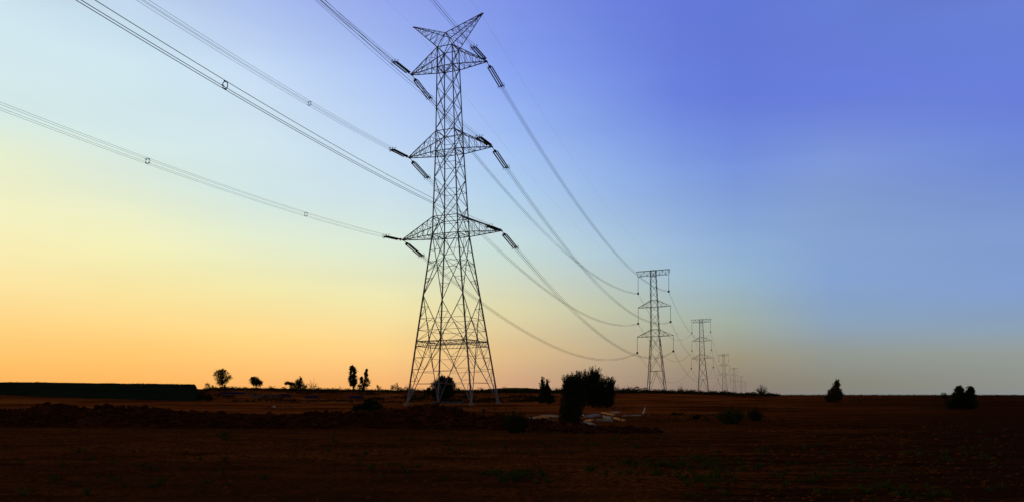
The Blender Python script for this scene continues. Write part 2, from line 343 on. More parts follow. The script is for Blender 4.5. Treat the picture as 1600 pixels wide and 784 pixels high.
# ------------------------------------------------------------------ vegetation
def leaf(mb, c, s, rg):
    n = Vector((rg.gauss(0, 1), rg.gauss(0, 1), rg.gauss(0, 1))).normalized(); u = n.orthogonal().normalized(); v = n.cross(u)
    a = rg.random() * 6; u, v = u * math.cos(a) + v * math.sin(a), v * math.cos(a) - u * math.sin(a)
    c = Vector(c); mb.poly([c - u * s, c - v * s * .45, c + u * s, c + v * s * .45], [(0, 1, 2, 3)])
def tree(name, label, cat, px, d, blobs, leafmat='leaf', dens=1.0, trunk=.3, group=None, twigs=0, lsz=None, limbs=4, seed=None, zoff=0, spikes=0, spl=.16):
    """blobs: (dx, up, rx, ry) in pixels of the photo at the plant's distance -> metres"""
    s = d / FPX; rg = random.Random(seed if seed is not None else int(px * 13 + d))
    x, y = P(px, d); z = ground(x, y) - .05 + zoff
    t = empty(name, (x, y, z)); tag(t, label, cat, group)
    bs = [(dx * s, up * s, rx * s, ry * s) for dx, up, rx, ry in blobs]
    H = max(b[1] + b[3] for b in bs); W_ = max(b[2] for b in bs)
    lsz = lsz or max(.05, H * .022)
    tw = MB(); low = min(bs, key=lambda b: b[1])
    th = max(.04, H * .035) * trunk / .3
    base = Vector((low[0] * .5, 0, -.1)); fork = Vector((low[0] * .6, 0, max(.08 * H, low[1] - low[3] * .6)))
    tw.tube([base, (base + fork) / 2 + Vector((th * .5, 0, 0)), fork], [th, th * .85, th * .7], 7)
    for b in bs:
        for _ in range(limbs):
            e = Vector((b[0] + rg.uniform(-.6, .6) * b[2], rg.uniform(-.5, .5) * b[2], b[1] + rg.uniform(-.3, .7) * b[3]))
            mid = fork.lerp(e, .5) + Vector((rg.uniform(-.1, .1) * b[2], rg.uniform(-.1, .1) * b[2], .05 * H))
            tw.tube([fork, mid, e], [th * .5, th * .3, th * .1], 5)
            for _ in range(twigs):
                q = mid.lerp(e, rg.random()); g = q + Vector((rg.uniform(-1, 1) * b[2] * .5, rg.uniform(-1, 1) * b[2] * .5, rg.uniform(.1, .6) * b[3]))
                tw.tube([q, g], [th * .12, th * .04], 4)
    tw.build('trunk', M['bark'], t)
    cr = MB()
    for b in bs:
        ry_ = min(b[2], b[3]) * .9
        nc = max(7, int(46 * dens))
        for _ in range(nc):
            while True:
                p = Vector((rg.uniform(-1, 1), rg.uniform(-1, 1), rg.uniform(-1, 1)))
                if .15 < p.length < 1: break
            p = p * (p.length ** -.35 if p.length else 1)
            if p.length > 1: p.normalize()
            c = Vector((b[0] + p.x * b[2] * .82, p.y * ry_, b[1] + p.z * b[3] * .84)); cs = min(b[2], b[3]) * rg.uniform(.14, .30)
            for _ in range(int(26 * min(dens, 1.3))):
                q = c + Vector((rg.gauss(0, 1), rg.gauss(0, 1), rg.gauss(0, .9))) * cs * .75
                if q.z > .02: leaf(cr, q, lsz * rg.uniform(.6, 1.5), rg)
    for _ in range(spikes):
        b = rg.choice(bs); a = rg.uniform(-1.25, 1.25); e = Vector((math.sin(a) * b[2] * .85, rg.uniform(-.6, .6) * ry_, math.cos(a) * b[3] * .85)) + Vector((b[0], 0, b[1]))
        dr = Vector((math.sin(a) * .7, rg.uniform(-.3, .3), math.cos(a) * .5 + .8)).normalized(); ln = H * spl * rg.uniform(.4, 1)
        for k in range(26):
            u = k / 26; leaf(cr, e + dr * ln * u + Vector((rg.gauss(0, 1), rg.gauss(0, 1), rg.gauss(0, 1))) * lsz * 1.3 * (1.2 - u), lsz * rg.uniform(.6, 1.3), rg)
    cr.build('crown', M[leafmat], t)
    return t
def spiky(name, label, cat, px, d, wpx, hpx, n, leafmat='leaf', group=None, seed=1, lean=.5, leafy=10, dense_base=True):
    """shrub of many upright stems clothed in leaves"""
    s = d / FPX; rg = random.Random(seed); x, y = P(px, d); t = empty(name, (x, y, ground(x, y) - .04)); tag(t, label, cat, group)
    W_, H = wpx * s, hpx * s; st = MB(); cr = MB(); ls = max(.035, H * .022)
    for i in range(n):
        a = rg.random() * 6.28; q = math.sqrt(rg.random()); tip = Vector((math.cos(a) * q * W_ * .5, math.sin(a) * q * W_ * .4, H * (1 - .45 * q * q) * rg.uniform(.6, 1)))
        b = Vector((tip.x * (1 - lean), tip.y * (1 - lean), 0)); mid = b.lerp(tip, .5) + Vector((0, 0, .06 * H))
        st.tube([b, mid, tip], [H * .012, H * .008, H * .003], 4)
        for k in range(leafy):
            u = rg.uniform(.05 if dense_base else .35, 1); p = (b.lerp(mid, u * 2) if u < .5 else mid.lerp(tip, u * 2 - 1))
            leaf(cr, p + Vector((rg.gauss(0, 1), rg.gauss(0, 1), rg.gauss(0, 1))) * ls * 1.6, ls * rg.uniform(.6, 1.6), rg)
    st.build('stems', M['bark'], t); cr.build('foliage', M[leafmat], t)
    return t
def column_leaves(name, label, cat, px, d, rows, leafmat, per=60, group=None, seed=1):
    """shrub silhouette given as rows (up_px, left_px, right_px), filled in depth with leaves"""
    s = d / FPX; rg = random.Random(seed); x, y = P(px, d); t = empty(name, (x, y, ground(x, y) - .04)); tag(t, label, cat, group)
    ups = [r[0] for r in rows]; cr = MB(); st = MB(); H = max(ups) * s; ls = max(.045, H * .018)
    for i in range(len(rows) * per * 8):
        u = rg.uniform(ups[0], ups[-1]); l = interp(u, ups, [r[1] for r in rows]); r_ = interp(u, ups, [r[2] for r in rows])
        c = (l + r_) / 2; hw = (r_ - l) / 2; a = rg.random() * 6.28; q = rg.random() ** .45
        wob = 1 + .22 * noise.noise(Vector((a * 1.2, u * .12, seed)))
        leaf(cr, ((c + hw * q * math.cos(a) * wob) * s, hw * q * math.sin(a) * s * .9, u * s + rg.gauss(0, .02) * H), ls * rg.uniform(.6, 1.7), rg)
    for i in range(16):
        u = rg.uniform(.5, 1) * ups[-1]; l = interp(u, ups, [r[1] for r in rows]); r_ = interp(u, ups, [r[2] for r in rows]); c = rg.uniform(l, r_)
        st.tube([((rows[0][1] + rows[0][2]) / 2 * s + rg.uniform(-.1, .1), rg.uniform(-.1, .1), -.1), (c * s * .6, 0, u * s * .5), (c * s, rg.uniform(-.2, .2), u * s)], [H * .012, H * .009, H * .004], 5)
    st.build('stems', M['bark'], t); cr.build('foliage', M[leafmat], t)
    return t
# along the left crest, from the left
tree('tree', 'airy round tree with see-through crown, leftmost tree on the skyline', 'tree', 347, 235, [(-5, 22, 9, 9), (6, 20, 9, 10), (0, 11, 10, 8), (0, 28, 6, 5), (0, 18, 10, 11)], 'leaf_dark', .85, .3, twigs=4, spikes=8, spl=.1)
tree('tree', 'small dense round tree standing alone right of the airy tree', 'tree', 400, 240, [(-3, 14, 7, 7), (5, 11, 6, 6), (-5, 18, 4, 3), (0, 10, 8, 6), (0, 16, 7, 5)], 'leaf_dark', 1.3, .4)
tree('tree', 'flat spreading dark tree in two uneven clumps on the skyline', 'tree', 458, 240, [(-9, 11, 6, 3), (-2, 10, 6, 3), (8, 13, 6, 5), (12, 18, 2, 3), (14, 6, 9, 5), (2, 7, 11, 5), (10, 10, 7, 7)], 'leaf_dark', 1.3, .3, spikes=20, spl=.15)
spiky('shrub', 'bare thin shrub of upright fanned twigs between the flat tree and oval tree', 'shrub', 489, 240, 17, 22, 16, 'leaf_dry', leafy=7, dense_base=False, lean=.8)
tree('tree', 'tall narrow oval tree, upright like a flame', 'tree', 551.5, 240, [(0, 29, 7, 10), (0, 19, 7.5, 10), (0, 12, 6, 6), (-1, 36, 4, 4)], 'leaf', 1.2, .35)
tree('tree', 'ragged open tree with a tall right spire beside the oval tree', 'tree', 569, 238, [(3, 26, 3.5, 7), (-4, 18, 3, 6), (4, 14, 6, 8), (-2, 8, 9, 8), (4, 33, 1.8, 3)], 'leaf', .9, .3)
tree('tree', 'dark round tree standing behind the legs of the big pylon', 'tree', 691, 150, [(-3, 20, 13, 14), (8, 20, 10, 14), (-5, 10, 13, 9), (11, 30, 5, 6), (0, 32, 6, 5), (0, 18, 16, 16), (4, 8, 18, 8), (-9, 16, 11, 14), (13, 18, 9, 13)], 'leaf_dark', 1.8, .4, spikes=25, spl=.07)
tree('shrub', 'low dark shrub at the left foot of the round tree behind the pylon', 'shrub', 668, 150, [(0, 10, 7, 8), (2, 16, 3, 4)], 'leaf_dark', 1)
tree('shrub', 'small two-lobed shrub on the skyline left of the big pylon', 'shrub', 617, 236, [(-4, 7, 4, 4), (2, 9, 5, 6), (8, 5, 4, 3)], 'leaf_dark', .9)
tree('shrub', 'tiny pointed shrub on the skyline right of the ragged tree', 'shrub', 592, 236, [(0, 5, 4, 4), (-2, 8, 2, 3)], 'leaf_dark', .8)
spiky('shrub', 'wispy leafless shrub low on the skyline between the airy and round trees', 'shrub', 374, 240, 8, 10, 8, 'leaf_dry', leafy=2, dense_base=False, seed=5)
tree('shrub', 'low shrub at the right-hand end of the dark grassy bank', 'shrub', 326, 200, [(-2, 8, 4, 5), (4, 5, 5, 4)], 'leaf_dark', .9)
tree('tree', 'shaggy dark tree with a forked spiky top left of the big bush', 'tree', 852, 120, [(0, 13, 10, 12), (-4, 27, 5, 8), (4, 21, 5, 9), (-5, 36, 2, 4), (3, 32, 2, 4), (7, 8, 8, 7), (-6, 9, 6, 7), (0, 20, 7, 9)], 'leaf_dark', 1.2, .35, spikes=40, spl=.14)
tree('shrub', 'dark scrubby growth hiding the foot of the grassy bank end', 'shrub', 319, 128, [(0, 12, 9, 10), (-6, 7, 8, 7), (7, 6, 7, 6)], 'leaf_dark', 1.2, spikes=15)
# the big bush group
tree('bush', 'large dark bush with a ragged spreading top, widest on the field', 'bush', 915, 100,
     [(-22, 32, 15, 16), (-8, 32, 20, 19), (10, 34, 20, 20), (26, 30, 14, 16), (36, 22, 8, 14), (8, 16, 30, 15), (-18, 16, 18, 14), (22, 8, 22, 8), (36, 10, 9, 9), (38, 32, 6, 9), (2, 26, 26, 18), (5, 40, 12, 14), (14, 48, 8, 9), (-26, 38, 8, 8), (22, 28, 18, 17), (-14, 40, 14, 12)], 'leaf_dark', 1.9, .35, lsz=.08, spikes=300, spl=.21)
column_leaves('bush', 'tall dark column-like bush standing in front of the large spreading bush', 'bush', 892, 38.6,
     [(0, -15, 14), (10, -18, 17), (25, -18, 20), (45, -17, 25), (58, -16, 24), (68, -13, 16), (76, -6, 9)], 'leaf_dark', 110)
# right side
spiky('tree', 'small bare tree with fanned branches on the far right-hand skyline', 'tree', 1190, 300, 22, 19, 60, 'leaf_dark', leafy=16, seed=9, lean=.88)
tree('shrub', 'small dark shrub at the foot of the bare fanned tree', 'shrub', 1197, 298, [(0, 4, 5, 4), (5, 2.5, 4, 3)], 'leaf_dark', 1)
spiky('bush', 'wide low green bush in the open red field', 'bush', 1142, 44.5, 52, 30, 190, 'weed', leafy=18, seed=11, lean=.6)
spiky('bush', 'small dark rounded bush just right of the wide green bush', 'bush', 1180, 49, 26, 24, 90, 'leaf_dark', leafy=22, seed=12, lean=.5)
spiky('bush', 'dark bushy clump growing in front of the rubble bank', 'bush', 806, 33.5, 40, 40, 130, 'leaf_dark', leafy=26, seed=13, lean=.5)
tree('shrub', 'tiny dark shrub lying low in the field right of the scattered planks', 'shrub', 1087, 52, [(0, 4, 6, 3.5), (4, 6, 3, 3)], 'leaf_dark', .8)
tree('shrub', 'faint small green weed above the tiny dark shrub', 'shrub', 1055, 62, [(-3, 3, 6, 3), (6, 3, 4, 2)], 'leaf', .6)
tree('bush', 'dark scrubby mound of growth on the rubble bank left of the pylon', 'bush', 578, 41, [(-14, 12, 14, 9), (6, 14, 16, 10), (-2, 20, 10, 7)], 'leaf_dark', 1.0, zoff=.55)
tree('tree', 'pointed grey-green tree alone on the right-hand plain', 'tree', 1303, 130, [(0, 14, 11, 10), (3, 22, 7, 9), (5, 30, 4, 6), (-7, 8, 8, 7), (8, 12, 6, 9), (1, 12, 12, 12)], 'leaf_dry', 1.3, .3, spikes=20, spl=.1)
tree('shrub', 'low straggling hedge-like shrub right of the pointed tree', 'shrub', 1338, 135, [(-8, 6, 10, 6), (10, 5, 10, 5)], 'leaf_dry', .6)
tree('shrub', 'small pointed shrub just left of the three-humped bush', 'shrub', 1474, 140, [(0, 10, 4, 6), (4, 6, 6, 4)], 'leaf_dark', .9)
tree('bush', 'black three-humped bush with steep sides near the right edge', 'bush', 1504, 90, [(-6, 20, 10, 11), (-5, 30, 6, 7), (12, 22, 8, 12), (13, 29, 5, 7), (3, 20, 13, 10), (-17, 8, 9, 8), (0, 9, 22, 9), (13, 8, 10, 9), (3, 14, 14, 12)], 'leaf_dark', 2.0, .3, lsz=.06, spikes=30, spl=.07)
tree('shrub', 'small knob of bush topping the middle of the skyline scrub near the second pylon', 'shrub', 1009, 240, [(0, 5, 5, 5)], 'leaf_dark', 1)
tree('shrub', 'rounded dark shrub on the skyline left of the third pylon', 'shrub', 1084, 248, [(0, 3.5, 6, 4), (-4, 2, 5, 3)], 'leaf_dark', 1)
tree('shrub', 'dark rounded shrub under the fourth pylon of the row', 'shrub', 1133, 252, [(0, 3.5, 5, 4)], 'leaf_dark', 1)
tree('shrub', 'two-humped dark shrub on the skyline right of the large bush', 'shrub', 985, 238, [(-8, 4, 6, 4), (3, 5, 6, 4)], 'leaf_dark', 1)
# scrub running along the whole skyline
mb = MB(); rg = random.Random(21)
for i in range(7600):
    px = rg.uniform(322, 1215); d = rg.uniform(205, 262) if i % 2 or px > 680 else rg.uniform(125, 250); x, y = P(px, d); n = noise.noise(Vector((px * .035, 3, 0))) * .5 + .5; n2 = noise.noise(Vector((px * .15, 8, 0))) * .5 + .5
    if d < 200 and noise.noise(Vector((px * .02, d * .05, 4))) < .02: continue
    h = (.3 + 2.2 * n * n2 * n2) * (.5 if d < 200 else 1) * (1 if px > 620 else .75) * (2.0 if 940 < px < 1010 else 1.4 if px < 1120 else 1)
    for k in range(9): leaf(mb, (x + rg.gauss(0, .45), y + rg.gauss(0, .4), ground(x, y) + abs(rg.gauss(0, .5)) * h), .16 * rg.uniform(.6, 1.6), rg)
for i in range(900):
    px = rg.uniform(1215, 1650); d = rg.uniform(420, 520); x, y = P(px, d)
    for k in range(4): leaf(mb, (x + rg.gauss(0, .8), y, ground(x, y) + abs(rg.gauss(0, .3))), .2 * rg.uniform(.6, 1.6), rg)
for i in range(1500):
    px = rg.uniform(640, 870); d = rg.uniform(130, 175); x, y = P(px, d); n = noise.noise(Vector((px * .05, 5, d * .05))) * .5 + .5
    if n < .45: continue
    for k in range(8): leaf(mb, (x + rg.gauss(0, .4), y + rg.gauss(0, .4), ground(x, y) + abs(rg.gauss(0, .35)) * n), .12 * rg.uniform(.6, 1.6), rg)
for i in range(2200):
    px = rg.uniform(560, 1330); d = 47 * (125 / 47) ** rg.random(); x, y = P(px, d)
    if noise.noise(Vector((x * .12, y * .05, 11))) < .05: continue
    hh = rg.uniform(.04, .16)
    for k in range(7): leaf(mb, (x + rg.gauss(0, .2), y + rg.gauss(0, .2), ground(x, y) + abs(rg.gauss(0, hh))), .05 * rg.uniform(.6, 1.6), rg)
tag(mb.build('scrub', M['scrub']), 'low dark scrub running along the skyline of the field', 'scrub', kind='stuff')
# weeds over the near soil
mb = MB(); rg = random.Random(33)
def tuft(x, y, h, n):
    z = rough(x, y, math.hypot(x, y))
    for k in range(n):
        a = rg.random() * 6.28; q = rg.random() * h * .8; b = Vector((x + math.cos(a) * q * .4, y + math.sin(a) * q * .4, z)); tp = Vector((x + math.cos(a) * q * 1.6, y + math.sin(a) * q * 1.6, z + h * rg.uniform(.4, 1)))
        side = Vector((-math.sin(a), math.cos(a), 0)) * h * .07; mid = b.lerp(tp, .55) + Vector((0, 0, h * .12))
        mb.poly([b - side * .6, b + side * .6, mid + side, tp, mid - side], [(0, 1, 2, 3, 4)])
for px, yy, sx, sy, n in ((1115, 735, 50, 22, 90), (1010, 728, 70, 12, 60), (810, 742, 50, 7, 60), (350, 680, 14, 6, 20), (960, 690, 60, 10, 20), (1130, 655, 30, 5, 20), (520, 735, 200, 25, 25), (180, 735, 150, 30, 30), (1300, 735, 150, 22, 60), (1230, 700, 90, 8, 30), (700, 690, 260, 15, 40), (1480, 700, 110, 25, 50), (925, 672, 80, 5, 50), (1400, 765, 150, 10, 30)):
    for _ in range(n):
        a = rg.gauss(px, sx * .6); b = max(655, rg.gauss(yy, sy * .6)); d = EYE * FPX / (b - HY); x, y = P(a, d); tuft(x, y, rg.uniform(.05, .17), 16)
tag(mb.build('weeds', M['weed']), 'scattered tufts of green weeds on the bare soil', 'weeds', kind='stuff')

# ------------------------------------------------------------------ main tension pylon
PHI, AZ = R(20.6), R(14.12)
LEAN = R(-.93)
MC = Vector((-9.08, 122.9, 0))
LEV = {'top': (52.55, 55.6, 6.46), 'mid': (39.42, 42.5, 7.1), 'low': (26.45, 29.2, 8.45)}
def lattice_width(zs, ws): return lambda z: interp(z, zs, ws) / 2
CORN = [(-1, -1), (1, -1), (1, 1), (-1, 1)]
def pt(wf, k, z): h = wf(z); c = CORN[k % 4]; return Vector((c[0] * h, c[1] * h, z))
def pylon_arm(wf, s, z0, z1, Lh, cw, bw, n=4, tip_w=.12):
    mb = MB(); tip = Vector((s * Lh, 0, z0)); ends = []
    for c in (-1, 1):
        ends.append((Vector((s * wf(z0), c * wf(z0), z0)), Vector((s * Lh, c * tip_w, z0))))
        ends.append((Vector((s * wf(z1), c * wf(z1), z1)), Vector((s * Lh, c * tip_w, z0 + .12))))
    for a, b in ends: mb.bar(a, b, cw)
    mb.bar((s * Lh, -.3, z0), (s * Lh, .3, z0), cw * 1.6)
    b0, t0, b1, t1 = ends
    def at_(e, k): return e[0].lerp(e[1], k / n)
    for k in range(n):
        for lo, hi in ((b0, t0), (b1, t1)):
            mb.bar(at_(lo, k), at_(hi, k), bw); mb.bar(at_(hi, k), at_(lo, k + 1), bw)
        mb.bar(at_(b0, k), at_(b1, k), bw); mb.bar(at_(t0, k), at_(t1, k), bw)
        if k % 2: mb.bar(at_(b0, k), at_(b1, k + 1), bw); mb.bar(at_(t1, k), at_(t0, k + 1), bw)
        else: mb.bar(at_(b1, k), at_(b0, k + 1), bw); mb.bar(at_(t0, k), at_(t1, k + 1), bw)
    return mb
def main_pylon():
    wf = lattice_width([0, 26.45, 39.42, 52.55, 55.6], [10.8, 4.35, 3.3, 2.6, 2.5])
    rot = (Matrix.Rotation(LEAN, 3, 'Y') @ Matrix.Rotation(-PHI, 3, 'Z')).to_euler()
    t = empty('transmission_pylon', MC, rot)
    tag(t, 'tallest and nearest lattice pylon with a V-shaped top and three tiers of pointed arms', 'pylon')
    st = M['steel']
    for k in range(4):
        mb = MB()
        for z0, z1, w_ in ((0, 17, .27), (17, 26.45, .24), (26.45, 39.42, .21), (39.42, 55.6, .18)): mb.bar(pt(wf, k, z0), pt(wf, k, z1), w_)
        mb.build('leg', st, t)
        f = MB(); c = pt(wf, k, 0); f.bar(c + Vector((0, 0, -1)), c + Vector((0, 0, .45)), 1.1, 8, .8); f.build('footing', M['concrete'], t)
    def xc(a, b, c, d):     # crossing of two diagonals of a symmetric panel
        wa = (a - c).length; wb = (b - d).length
        return a.lerp(b, wa / (wa + wb))
    for k in range(4):
        mb = MB(); B = .13; S_ = .075
        p = lambda kk, z: pt(wf, kk, z)
        # foot panel 0..17 with a belt near 10
        a0, a1, b0, b1 = p(k, .2), p(k, 17), p(k + 1, .2), p(k + 1, 17)
        X = xc(a1, b0, b1, a0)
        mb.bar(a1, b0, B); mb.bar(b1, a0, B)
        zb = 9.9
        mb.bar(p(k, zb), p(k + 1, zb), B * 1.2); mb.bar(p(k, zb - .75), p(k + 1, zb - .75), B)
        for i in range(12):
            u, v_ = i / 12, (i + 1) / 12
            A, Bq = p(k, zb).lerp(p(k + 1, zb), u), p(k, zb - .75).lerp(p(k + 1, zb - .75), v_)
            mb.bar(A, Bq, S_)
        def diag(a, b, z): return a.lerp(b, (z - a.z) / (b.z - a.z))
        for (kk, top, bot) in ((k, b1, a0), (k + 1, a1, b0)):      # redundants between a leg and the diagonal leaving its foot
            zs = [2, 3.8, 5.6, 7.4, 9.15]
            last = None
            for z in zs:
                q = diag(bot, top, z); mb.bar(p(kk, z), q, S_)
                if last: mb.bar(last, p(kk, z), S_)
                last = q
        for (kk, top, bot) in ((k, a1, b0), (k + 1, b1, a0)):      # between a leg and the diagonal leaving its top
            last = None
            for z in (15.2, 13.4, 11.6, 9.9):
                q = diag(bot, top, z); mb.bar(p(kk, z), q, S_)
                if last: mb.bar(last, p(kk, z), S_)
                last = q
        for z in (11.6, 13.4):
            mb.bar(diag(a0, b1, z), diag(b0, a1, z), S_)
        for z, z2 in ((9.9, 11.6), (11.6, 13.4)):
            c = (diag(a0, b1, z) + diag(b0, a1, z)) / 2
            mb.bar(c, diag(a0, b1, z2), S_); mb.bar(c, diag(b0, a1, z2), S_)
        for z in (3.4, 5.2):
            mb.bar(diag(a0, b1, z), diag(b0, a1, z), S_)
        c = (p(k, 9.15) + p(k + 1, 9.15)) / 2
        mb.bar(c, X, S_); mb.bar(c, diag(a0, b1, 5.2), S_); mb.bar(c, diag(b0, a1, 5.2), S_)
        # 17..26.45
        a0, a1, b0, b1 = p(k, 17), p(k, 26.45), p(k + 1, 17), p(k + 1, 26.45)
        mb.bar(a0, b1, B); mb.bar(b0, a1, B); X = xc(a0, b1, b0, a1)
        for (kk, A, Z) in ((k, a0, b1), (k + 1, b0, a1)):
            for q in (.25, .5):
                m_ = A.lerp(Z, q * .55 / .5); mb.bar(m_, p(kk, 17 + 9.45 * q * .75), S_); mb.bar(m_, p(kk, 17 + 9.45 * q * 1.1), S_)
        for (kk, A, Z) in ((k, a1, b0), (k + 1, b1, a0)):
            m_ = A.lerp(Z, .25); mb.bar(m_, p(kk, 24), S_); mb.bar(m_, (a1 + b1) / 2, S_)
        mb.bar(a1, b1, B); mb.bar(a0.lerp(a1, .5), X, S_); mb.bar(b0.lerp(b1, .5), X, S_)
        zl = [26.45, 31.0, 35.3, 39.42, 42.9, 46.2, 49.4, 52.55, 55.6]
        for i in range(len(zl) - 1):
            z0, z1 = zl[i], zl[i + 1]
            mb.bar(p(k, z0), p(k + 1, z1), .115); mb.bar(p(k + 1, z0), p(k, z1), .115)
            if z0 < 40:
                X = xc(p(k, z0), p(k + 1, z1), p(k + 1, z0), p(k, z1)); zm = X.z
                mb.bar(p(k, zm), X, S_); mb.bar(p(k + 1, zm), X, S_)
        for z in (29.2, 39.42, 42.5, 52.55, 55.6): mb.bar(p(k, z), p(k + 1, z), .13)
        mb.build('bracing', st, t)
    for z in (9.9, 26.45, 39.42, 52.55):
        mb = MB(); mb.bar(pt(wf, 0, z), pt(wf, 2, z), .09); mb.bar(pt(wf, 1, z), pt(wf, 3, z), .09)
        for k in range(4):
            m1 = (pt(wf, k, z) + pt(wf, k + 1, z)) / 2; m2 = (pt(wf, k + 1, z) + pt(wf, k + 2, z)) / 2; mb.bar(m1, m2, .075)
        mb.build('diaphragm', st, t)
    for nm, (z0, z1, Lh) in LEV.items():
        for s in (-1, 1): pylon_arm(wf, s, z0, z1, Lh, .15, .07, 6 if nm == 'low' else 5).build('crossarm', st, t)
    rz = 57.7
    for s in (-1, 1):
        mb = MB(); n = 6; tip = Vector((s * 5.79, 0, 59.9)); h = wf(55.6)
        ch = []
        for c in (-1, 1):
            ch.append((Vector((s * h, c * h, 55.6)), tip + Vector((0, c * .1, 0)))); ch.append((Vector((0, c * h * .75, rz)), tip + Vector((0, c * .1, .1))))
        for a, b in ch: mb.bar(a, b, .13)
        A = lambda e, k: e[0].lerp(e[1], k / n)
        for k in range(n):
            for lo, hi in ((ch[0], ch[1]), (ch[2], ch[3])): mb.bar(A(lo, k), A(hi, k), .065); mb.bar(A(hi, k), A(lo, k + 1), .065)
            mb.bar(A(ch[0], k), A(ch[2], k), .06); mb.bar(A(ch[1], k), A(ch[3], k), .06); mb.bar(A(ch[1], k), A(ch[3], k + 1), .06); mb.bar(A(ch[0], k + 1), A(ch[2], k), .06)
        mb.bar(tip + Vector((-s * .8, 0, -.2)), tip + Vector((s * .25, 0, .15)), .26)
        mb.build('earth_wire_peak', st, t)
    mb = MB()
    for c in (-1, 1):
        for s in (-1, 1): mb.bar((s * h, c * h, 55.6), (0, c * h * .75, rz), .13)
    mb.bar((0, -h * .75, rz), (0, h * .75, rz), .13)
    mb.build('ridge', st, t)
    return t, rot
pylon, mrot = main_pylon()
Mm = Matrix.Translation(MC) @ mrot.to_matrix().to_4x4()
TIPS = {}
for nm, (z0, z1, Lh) in LEV.items():
    for s, sn in ((-1, 'left'), (1, 'right')): TIPS[(sn, nm)] = Mm @ Vector((s * Lh, 0, z0))
PEAK = {'left': Mm @ Vector((-5.79, 0, 59.9)), 'right': Mm @ Vector((5.79, 0, 59.9))}

# ------------------------------------------------------------------ suspension pylons of the receding row
HALF = {'top': (47.6, 6.25), 'mid': (35.2, 6.6), 'low': (23.2, 7.35)}
SUSL = 6.5
def small_pylon():
    wf = lattice_width([0, 23.2, 50.1], [7.2, 3.4, 2.1])
    t = empty('transmission_pylon'); st = M['steel']; Lw, Bw, Sw = .3, .16, .11
    for k in range(4):
        mb = MB(); mb.bar(pt(wf, k, -1), pt(wf, k, 23.2), Lw); mb.bar(pt(wf, k, 23.2), pt(wf, k, 50.1), Lw * .85); mb.build('leg', st, t)
        mb = MB(); zl = [0, 9, 17, 23.2, 26.6, 29.8, 32.9, 35.9, 38.8, 41.6, 44.3, 47.2, 50.1]
        for i in range(len(zl) - 1):
            a, b = zl[i], zl[i + 1]
            if i == 0:
                m_ = (pt(wf, k, 9) + pt(wf, k + 1, 9)) / 2; mb.bar(pt(wf, k, 0), m_, Bw); mb.bar(pt(wf, k + 1, 0), m_, Bw); mb.bar(pt(wf, k, 9), pt(wf, k + 1, 9), Bw)
                mb.bar(pt(wf, k, 4.5), pt(wf, k, 0).lerp(m_, .5), Sw); mb.bar(pt(wf, k + 1, 4.5), pt(wf, k + 1, 0).lerp(m_, .5), Sw); mb.bar(pt(wf, k, 1.6), pt(wf, k + 1, 1.6), Sw)
            elif i < 3: mb.bar(pt(wf, k, a), pt(wf, k + 1, b), Bw); mb.bar(pt(wf, k + 1, a), pt(wf, k, b), Bw)
            else: mb.bar(pt(wf, k + i % 2, a), pt(wf, k + 1 - i % 2, b), Bw)
        for z in (23.2, 26, 35.2, 38, 47.6, 50.1): mb.bar(pt(wf, k, z), pt(wf, k + 1, z), Bw)
        mb.build('bracing', st, t)
    for nm in ('mid', 'low'):
        z, Lh = HALF[nm]
        for s in (-1, 1): pylon_arm(wf, s, z, z + 2.7, Lh, .17, .09, 3).build('crossarm', st, t)
    mb = MB(); Lh = HALF['top'][1]; z0, z1 = 47.6, 50.1
    for c in (-1, 1):
        y = c * 1.0
        mb.bar((-Lh - .5, y * .5, z1), (Lh + .5, y * .5, z1), .18); mb.bar((-Lh + 1, y * .8, z0 + .5), (Lh - 1, y * .8, z0 + .5), .16)
        for s in (-1, 1):
            mb.bar((s * (Lh - 1), y * .8, z0 + .5), (s * Lh, 0, z0), .16); mb.bar((s * Lh, 0, z0), (s * (Lh + .5), y * .5, z1), .14)
        n = 10
        for i in range(n):
            x0 = -Lh + 2 * Lh * i / n; x1 = -Lh + 2 * Lh * (i + 1) / n
            mb.bar((x0, y * .6, z0 + .5 if i % 2 else z1), (x1, y * .6, z1 if i % 2 else z0 + .5), .1); mb.bar((x1, y * .6, z0 + .5), (x1, y * .6, z1), .09)
    mb.build('top_beam', st, t)
    return t
ROWP = [   # base column px, height px, base row
 (1026.5, 191, 613.5), (1099, 114, 612.5), (1132.5, 60, 613), (1148, 39.5, 614), (1158.5, 27.5, 615), (1165, 19.5, 615.3)]
ORD = ['second', 'third', 'fourth', 'fifth', 'sixth', 'seventh']
RL = ['grey pylon with a flat top beam, second tallest, standing right of the big bush',
      'pylon third in size along the receding row, between the second pylon and the tiny ones',
      'small distant pylon, fourth of the receding row', 'tiny distant pylon, fifth of the receding row',
      'very faint tiny pylon, sixth of the receding row', 'faintest and farthest pylon at the end of the row']
proto = small_pylon(); ROW = []
pr = [MC]
for i, (px, hp, yb) in enumerate(ROWP):
    d = 50.1 * FPX / hp; x, y = P(px, d); z = EYE + (HY - yb) / FPX * d
    pr.append(Vector((x, y, z)))
